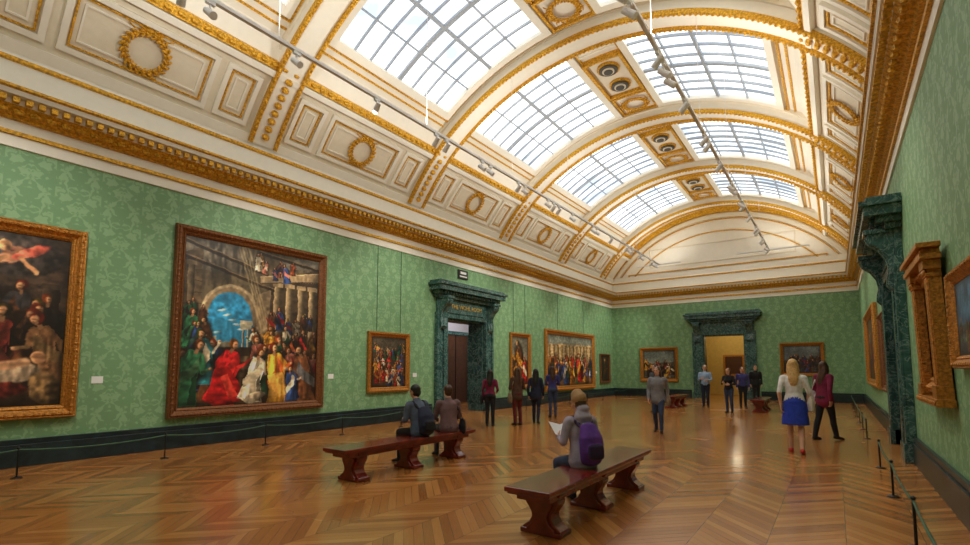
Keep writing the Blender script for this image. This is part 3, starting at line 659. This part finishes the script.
# ---------------------------------------------------------------- people
def V3(*a): return Vector(a)
PM={'skin':simple('skin',C(214,164,134),.5,var=.06),'skin_d':simple('skin_tan',C(176,124,92),.5,var=.06),'lip':simple('lips',C(160,80,76),.5,var=.05),'eye':simple('eyes',C(30,24,22),.3,var=.02),
 'h_black':simple('hair_black',C(30,24,22),.45,var=.3,scale=40),'h_brown':simple('hair_brown',C(74,48,32),.45,var=.3,scale=40),'h_blond':simple('hair_blond',C(206,164,104),.45,var=.3,scale=40),'h_grey':simple('hair_grey',C(130,124,118),.5,var=.2,scale=40)}
def K(name,r,g,b,rough=.85):
    if name not in PM: PM[name]=cloth(name,C(r,g,b),rough)
    return name
def person(name,loc,head,H=1.7,top=None,bottom=None,shoe=None,hair='h_brown',skin='skin',female=False,seated=False,hairlen=0,skirt=None,jacket=False,
           pose={},hy=0,hp=0,lean=0,extra=None,vox=.013,bare_legs=False,hood=None,bald=False,sleeve=1.0):
    k=H/1.75; src=MB(); post=MB(); h=math.radians(head)
    P=V3(0,0,.94); 
    if seated: P=V3(0,0,.45/k+.10)
    def U(y,z,x=0):
        return P+V3(x,y+lean*z,z*math.sqrt(max(0,1-lean*lean)))
    sw=.172 if female else .192
    if female: Wt=[.172,.135,.15,.155,.06];Dt=[.12,.095,.115,.085,.055]
    else: Wt=[.168,.148,.17,.178,.065];Dt=[.118,.105,.12,.095,.06]
    ad=.016 if jacket else 0
    src.loft([U(0,.02),U(0,.16),U(.012,.33),U(0,.43),U(-.005,.50)],[w+ad for w in Wt],[d+ad for d in Dt],top,n=16)
    if jacket: src.loft([U(0,-.10 if not seated else -.03),U(0,.05),U(0,.2)],[.195,.18,.155],[.145,.13,.115],top,n=16)
    for s in (-1,1): src.ell(U(0,.445,s*sw*.86),(.062+ad,.06+ad,.055+ad),top)
    if female and not jacket:
        for s in (-1,1): src.ell(U(.085,.30,s*.065),(.06,.05,.06),top)
    src.ell(P+V3(0,-.02,-.01),(.165,.125,.11),bottom if not skirt else skirt)
    for s,sd in ((-1,'L'),(1,'R')):
        hip=P+V3(s*.088,0,-.03)
        if seated: kn=V3(s*.10,.44,.49/k); an=V3(s*.10,.42,.09)
        else: kn=V3(s*.085,.015,.50); an=V3(s*.088,-.03,.085)
        kn=V3(*pose.get('kn'+sd,kn)); an=V3(*pose.get('an'+sd,an)); ft=V3(*pose.get('ft'+sd,(s*.12,1,0))).normalized()
        lk=skin if bare_legs else bottom
        b=0 if bare_legs else .008
        src.loft([hip,hip.lerp(kn,.5),kn],[.088+b,.073+b,.054+b],[.092+b,.076+b,.056+b],bottom if not bare_legs else skin)
        src.loft([kn,kn.lerp(an,.35)+V3(0,-.012,0),an],[.053+b,.052+b,.036+b*1.6],[.055+b,.056+b,.038+b*1.6],lk)
        if bare_legs: src.loft([hip,hip.lerp(kn,.5)],[.09,.08],[.095,.08],skin)
        hl=an+V3(0,0,-.04); hl.z=max(.045,hl.z) if an.z<.12 else hl.z
        tz=.028 if an.z<.12 else an.z-.07
        a0=hl-ft*.045; a1=hl+ft*.07; a2=V3(hl.x,hl.y,0)+ft*.165; a1.z=min(a1.z,.05) if an.z<.12 else an.z-.05; a2.z=tz
        src.loft([a0,a1,a2],[.036,.042,.036],[.042,.036,.024],shoe,side=V3(ft.y,-ft.x,0),n=12)
        S=U(0,.44,s*sw)
        el=pose.get('el'+sd); wr=pose.get('wr'+sd)
        el=S+V3(s*.05,-.035,-.28) if el is None else P+V3(*el)
        wr=el+V3(-s*.01,.07,-.24) if wr is None else P+V3(*wr)
        c=.008 if jacket else .002
        src.loft([S,S.lerp(el,.5),el],[.054+c,.048+c,.041+c],[.056+c,.05+c,.042+c],top)
        if sleeve>=1: src.loft([el,el.lerp(wr,.4),wr],[.041+c,.039+c,.03+c],[.042+c,.039+c,.03+c],top); src.loft([wr,wr+(wr-el).normalized()*.02],[.024,.024],[.022,.022],skin)
        else: src.loft([el,el.lerp(wr,.4),wr],[.038,.036,.024],[.038,.036,.022],skin)
        d=(wr-el).normalized(); inn=V3(-s,0,0)-d*V3(-s,0,0).dot(d)
        if inn.length<.1: inn=V3(0,0,-1)-d*V3(0,0,-1).dot(d)
        inn.normalize(); fw=d.cross(inn)*(s); 
        if fw.dot(V3(0,1,.3))<0: fw=-fw
        post.loft([wr-d*.01,wr+d*.035,wr+d*.085],[.024,.038,.040],[.018,.016,.013],skin,side=fw,n=10)
        for q,(o,l) in enumerate(((.03,.068),(.010,.078),(-.010,.072),(-.029,.056))):
            b0=wr+d*.085+fw*o; b1=b0+(d+inn*.25).normalized()*l*.5; b2=b1+(d*.6+inn*.8).normalized()*l*.32; b3=b2+(d*.25+inn).normalized()*l*.22
            post.loft([b0,b1,b2,b3],[.0088,.0082,.0075,.0062],[.0085,.008,.0072,.006],skin,side=fw,n=8)
        b0=wr+d*.03+fw*.032; b1=b0+(d*.6+fw*.7+inn*.3).normalized()*.035; b2=b1+(d*.9+fw*.3+inn*.4).normalized()*.03
        post.loft([b0,b1,b2],[.011,.010,.0075],[.011,.0095,.007],skin,side=inn,n=8)
    if skirt:
        src.loft([P+V3(0,0,.10),P+V3(0,0,-.02),P+V3(0,.0,-.22),P+V3(0,.0,-.42)],[.14,.182,.205,.225],[.105,.135,.155,.17],skirt,n=20,cap=False)
    HC=U(.02,.665); R=Matrix.Rotation(math.radians(hy),3,'Z')@Matrix.Rotation(math.radians(hp),3,'X')
    def hp_(x,y,z): return HC+R@V3(x,y,z)
    src.loft([U(-.01,.46),HC+V3(0,-.02,-.06)],[.056,.05],[.056,.052],skin)
    src.ell(hp_(0,-.005,.022),(.074,.092,.098),skin,R,16,12); src.ell(hp_(0,.022,-.05),(.056,.066,.066),skin,R,14,10); src.ell(hp_(0,.055,-.095),(.026,.026,.018),skin,R)
    src.loft([hp_(0,.086,.012),hp_(0,.106,-.022)],[.010,.016],[.01,.014],skin,n=8)
    src.ell(hp_(0,.078,.032),(.05,.018,.012),skin,R)
    for s in (-1,1):
        src.ell(hp_(s*.076,-.004,-.008),(.012,.02,.032),skin,R)
        post.ell(hp_(s*.030,.083,.008),(.013,.008,.007),'eye',R,8,6); post.ell(hp_(s*.030,.09,.026),(.017,.005,.004),hair,R,8,4)
    post.ell(hp_(0,.088,-.058),(.022,.008,.006),'lip',R,8,6)
    if not bald:
        src.ell(hp_(0,-.022,.04),(.085,.098,.096),hair,R,16,12); src.ell(hp_(0,-.045,-.01),(.08,.07,.085),hair,R,16,12)
        if hairlen>0:
            src.loft([hp_(0,-.06,.0),hp_(0,-.075,-.10),U(-.09,.50-hairlen*.25),U(-.10,.50-hairlen*.6)],[.085,.09,.085,.05],[.05,.05,.035,.022],hair)
            for s in (-1,1): src.loft([hp_(s*.07,-.02,.02),hp_(s*.078,-.02,-.09),U(.0,.46,s*.075)],[.03,.03,.02],[.04,.04,.03],hair)
        if hairlen<0: src.ell(hp_(0,-.115,.06),(.045,.045,.045),hair,R)
    if hood:
        src.loft([U(-.06,.42),U(-.085,.50),U(-.06,.56)],[.12,.125,.10],[.05,.06,.045],hood)
    lm=dict(P=P,U=U,HC=HC,hp=hp_,k=k)
    if extra: extra(src,post,lm)
    src.v=[tuple(c*k for c in p) for p in src.v]; post.v=[tuple(c*k for c in p) for p in post.v]
    tmp=src.obj('tmp',mats=PM); md=tmp.modifiers.new('r','REMESH'); md.mode='VOXEL'; md.voxel_size=vox; md.use_smooth_shade=True
    sm=tmp.modifiers.new('s','SMOOTH'); sm.factor=.5; sm.iterations=3
    dg=bpy.context.evaluated_depsgraph_get(); me=bpy.data.meshes.new_from_object(tmp.evaluated_get(dg))
    bvh=BVHTree.FromPolygons([Vector(p) for p in src.v],src.f)
    me.materials.clear()
    keys=list(dict.fromkeys(src.keys+post.keys))
    for q in keys: me.materials.append(PM[q])
    mi=[]
    for p in me.polygons:
        r=bvh.find_nearest(p.center); mi.append(keys.index(src.keys[src.m[r[2]]]) if r[2] is not None else 0)
    me.polygons.foreach_set('material_index',mi)
    bpy.data.objects.remove(tmp)
    bm=bmesh.new(); bm.from_mesh(me); vs=[bm.verts.new(p) for p in post.v]
    for f,m in zip(post.f,post.m):
        try:
            q=bm.faces.new([vs[i] for i in f]); q.material_index=keys.index(post.keys[m]); q.smooth=True
        except Exception: pass
    zmin=min(v.co.z for v in bm.verts)
    for v in bm.verts: v.co.z-=zmin
    bmesh.ops.recalc_face_normals(bm,faces=bm.faces)
    bm.to_mesh(me); bm.free(); me.name=name
    me.polygons.foreach_set('use_smooth',[True]*len(me.polygons))
    ob=bpy.data.objects.new(name,me); sc.collection.objects.link(ob); ob.location=loc; ob.rotation_euler=(0,0,h)
    return ob
def backpack(key,key2=None,w=.15,h=.42,z=.22):
    def f(src,post,lm):
        U=lm['U']
        src.loft([U(-.17,z-h*.45),U(-.20,z-h*.2),U(-.20,z+h*.15),U(-.17,z+h*.45)],[w*.9,w,w*.97,w*.7],[.075,.1,.095,.06],key,n=16)
        src.loft([U(-.285,z-h*.35),U(-.295,z-h*.05)],[w*.7,w*.65],[.03,.03],key2 or key,n=14)
        for s in (-1,1):
            src.loft([U(-.13,.40,s*.10),U(-.02,.515,s*.115),U(.11,.42,s*.12),U(.12,.28,s*.13)],[.026]*4,[.014]*4,key2 or key,n=8)
    return f
K('jeans',52,66,96);K('black',26,26,30);K('navy',34,40,62);K('lav',164,154,170);K('purple',96,54,144);K('dpurple',50,34,70);K('dgrey',70,72,80);K('slate',84,96,116);K('mauve',120,92,92);K('maroon',122,26,62);K('brown',84,56,40);K('dred',96,28,30)
K('white',226,224,222);K('blueskirt',36,62,176);K('redshoe',190,50,44);K('lblue',150,176,206);K('grey',128,128,134);K('khaki',140,120,92);K('bluepur',62,60,120);K('beige',176,140,98);K('cream',214,206,190);K('shoe',40,32,28)
PM['paper']=M['paper']
def ex_seated1(src,post,lm):
    backpack('purple','dpurple',.16,.42,.20)(src,post,lm)
    hp=lm['hp']; src.loft([hp(0,-.01,.10),hp(0,-.03,.05)],[.078,.098],[.09,.108],'beige',n=16)
    src.ell(hp(0,-.07,-.09),(.09,.065,.06),'lav')
    P=lm['P']
    c=P+V3(-.03,.33,.25); w=.19
    post.add([c+V3(-w,-.05,.02),c+V3(0,-.01,-.03),c+V3(w,-.05,.02),c+V3(w,.12,.16),c+V3(0,.16,.11),c+V3(-w,.12,.16)],[(0,1,4,5),(1,2,3,4)],'paper')
    post.add([c+V3(-w,-.052,.018),c+V3(0,-.012,-.032),c+V3(w,-.052,.018),c+V3(w,.118,.158),c+V3(0,.158,.108),c+V3(-w,.118,.158)],[(5,4,1,0),(4,3,2,1)],'paper')
S_arm=dict(elL=(-.24,.06,.20),wrL=(-.18,.25,.23),elR=(.24,.06,.20),wrR=(.17,.25,.23),knL=(-.11,.42,.50),knR=(.11,.42,.50),anL=(-.11,.38,.09),anR=(.11,.42,.09))
def sit(name,x,y,head,**kw):
    ob=person(name,(x,y,0),head,seated=True,**kw); return ob
sit('seated_visitor_with_backpack',-2.26,4.97,58,H=1.56,top='lav',bottom='jeans',shoe='shoe',hair='h_brown',female=True,jacket=True,pose=S_arm,lean=.12,hp=-14,hy=12,hood='lav',extra=ex_seated1,vox=.010)
S2=dict(elL=(-.24,.1,.19),wrL=(-.10,.34,.14),elR=(.24,.1,.19),wrR=(.10,.34,.14))
sit('seated_visitor',-5.36,5.72,84,H=1.6,top='slate',bottom='black',shoe='shoe',hair='h_black',jacket=True,pose=S2,lean=.2,hp=-8,hy=10,extra=backpack('navy','black',.17,.42,.18))
def bag_side(key,s=1,z=-.1,y=-.02,w=.13,x=.26):
    def f(src,post,lm):
        U=lm['U']; c=U(y,z,s*x)
        src.loft([c+V3(0,0,-.13),c,c+V3(0,0,.10)],[.045,.06,.035],[w,w*.95,w*.75],key,n=14)
        src.loft([c+V3(0,-.08,.08),U(-.06,.35,s*.17),U(0,.50,s*.12),U(.07,.35,s*.17),c+V3(0,.08,.08)],[.010]*5,[.014]*5,key,n=8)
    return f
S3=dict(elL=(-.24,.12,.18),wrL=(-.12,.34,.10),elR=(.24,.06,.19),wrR=(.16,.28,.06))
sit('seated_visitor',-5.34,6.4,60,H=1.54,top='mauve',bottom='dgrey',shoe='shoe',hair='h_brown',jacket=True,pose=S3,lean=.1,hy=10,extra=bag_side('black',1,.02,-.05))
def st(dl=0.0):
    return dict(knL=(-.085,.06+dl*.6,.50),anL=(-.085,dl*.9,.085),knR=(.085,.05-dl*.2,.50),anR=(.085,-dl*.9-.05,.10+.05*abs(dl)),
      elL=(-.235,-.06-dl*.3,.17),wrL=(-.22,.0-dl*.6,-.06),elR=(.235,-.04+dl*.3,.17),wrR=(.22,.06+dl*.6,-.06))
hold=dict(elR=(.24,.02,.17),wrR=(.14,.24,.22),elL=(-.24,.02,.17),wrL=(-.10,.22,.16))
person('standing_woman',(-7.44,10.6,0),30,H=1.5,top='maroon',bottom='black',shoe='shoe',hair='h_black',female=True,hairlen=.35,pose=dict(elR=(.24,-.02,.17),wrR=(.2,.2,.1)),extra=bag_side('black',-1))
person('standing_woman',(-6.97,11.2,0),60,H=1.55,top='brown',bottom='dred',shoe='shoe',hair='h_brown',female=True,hairlen=.3,jacket=True,pose=hold,extra=bag_side('khaki',-1))
person('standing_woman',(-6.81,11.92,0),20,H=1.52,top='navy',bottom='navy',shoe='black',hair='h_black',female=True,hairlen=.4,jacket=True,pose=st(.12))
person('standing_woman',(-7.22,13.69,0),40,H=1.6,top='bluepur',bottom='jeans',shoe='shoe',hair='h_brown',female=True,hairlen=.3,pose=hold)
person('walking_man',(-3.48,11.94,0),188,H=1.58,top='grey',bottom='jeans',shoe='shoe',hair='h_brown',hairlen=.35,jacket=True,pose=st(.14),hy=-20,extra=bag_side('khaki',-1))
person('standing_man',(-5.1,17.2,0),150,H=1.66,top='dgrey',bottom='black',shoe='shoe',hair='h_black',jacket=True,vox=.016)
person('standing_man',(-4.2,20.74,0),190,H=1.68,top='lblue',bottom='navy',shoe='shoe',hair='h_grey',pose=hold,vox=.016)
person('standing_woman',(-3.0,18.5,0),170,H=1.55,top='black',bottom='jeans',shoe='shoe',hair='h_brown',female=True,hairlen=.2,pose=hold,vox=.016)
person('standing_man',(-2.95,21.2,0),200,H=1.6,top='bluepur',bottom='black',shoe='shoe',hair='h_black',vox=.016)
person('standing_man',(-2.87,24.4,0),200,H=1.68,top='black',bottom='black',shoe='shoe',hair='h_brown',jacket=True,vox=.016)
person('walking_woman',(-.63,10.45,0),4,H=1.7,top='white',bottom='blueskirt',skirt='blueskirt',shoe='redshoe',hair='h_blond',female=True,hairlen=.3,bare_legs=True,pose=st(.13),extra=bag_side('cream',1,-.02,.05),sleeve=.5)
person('walking_woman',(-.22,12.7,0),-40,H=1.68,top='maroon',bottom='black',shoe='shoe',hair='h_brown',female=True,hairlen=.35,jacket=True,pose=st(-.25),hy=30,extra=bag_side('white',-1,.0,-.02,.17,.25))
# ---------------------------------------------------------------- lights
def spot(loc,tgt,e,size=1.3,col=(1,.94,.83),r=.15):
    l=bpy.data.lights.new('track_or_added_spot','SPOT'); l.energy=e; l.spot_size=size; l.spot_blend=.8; l.color=col; l.shadow_soft_size=r
    o=bpy.data.objects.new('track_or_added_spot',l); sc.collection.objects.link(o); o.location=loc
    o.rotation_euler=(Vector(tgt)-Vector(loc)).to_track_quat('-Z','Y').to_euler()
for y in (1,5.7,9.5,13.5,17,21.3,25): spot((-6.55,y,6.15),(XL,y+.3,2.3),370)
for y in (3,9,15,19,24): spot((-2.0,y,6.15),(XR,y,2.3),200)
for x in (-6.55,-2.0):
    for i in range(8): y=-.2+3.6*i; spot((x,y,6.5),(x+(-.9 if x<-4 else .9),y,9),180,2.9,(1,.96,.88),.2)  # added uplights without fixtures of their own, put in to brighten the vault
def pt(loc,e,col,r=.3):
    l=bpy.data.lights.new('room_lamp','POINT'); l.energy=e; l.color=col; l.shadow_soft_size=r
    o=bpy.data.objects.new('room_lamp',l); sc.collection.objects.link(o); o.location=loc
pt((XL-1.6,16.2,3.6),95,(1,.95,.95)); pt((-4.5,YE+2.5,3.6),60,(1,.86,.6))
w=bpy.data.worlds.new('World'); sc.world=w; w.use_nodes=True; w.node_tree.nodes['Background'].inputs[0].default_value=(.6,.75,1,1); w.node_tree.nodes['Background'].inputs[1].default_value=.5
# ---------------------------------------------------------------- camera
cam=bpy.data.cameras.new('camera'); co=bpy.data.objects.new('camera',cam); sc.collection.objects.link(co)
cam.lens=486.67/970*36; cam.sensor_width=36; cam.shift_y=54.8/970; cam.clip_end=200
co.location=(0,0,1.5); co.rotation_euler=(math.pi/2+.0848,0,.6223); sc.camera=co
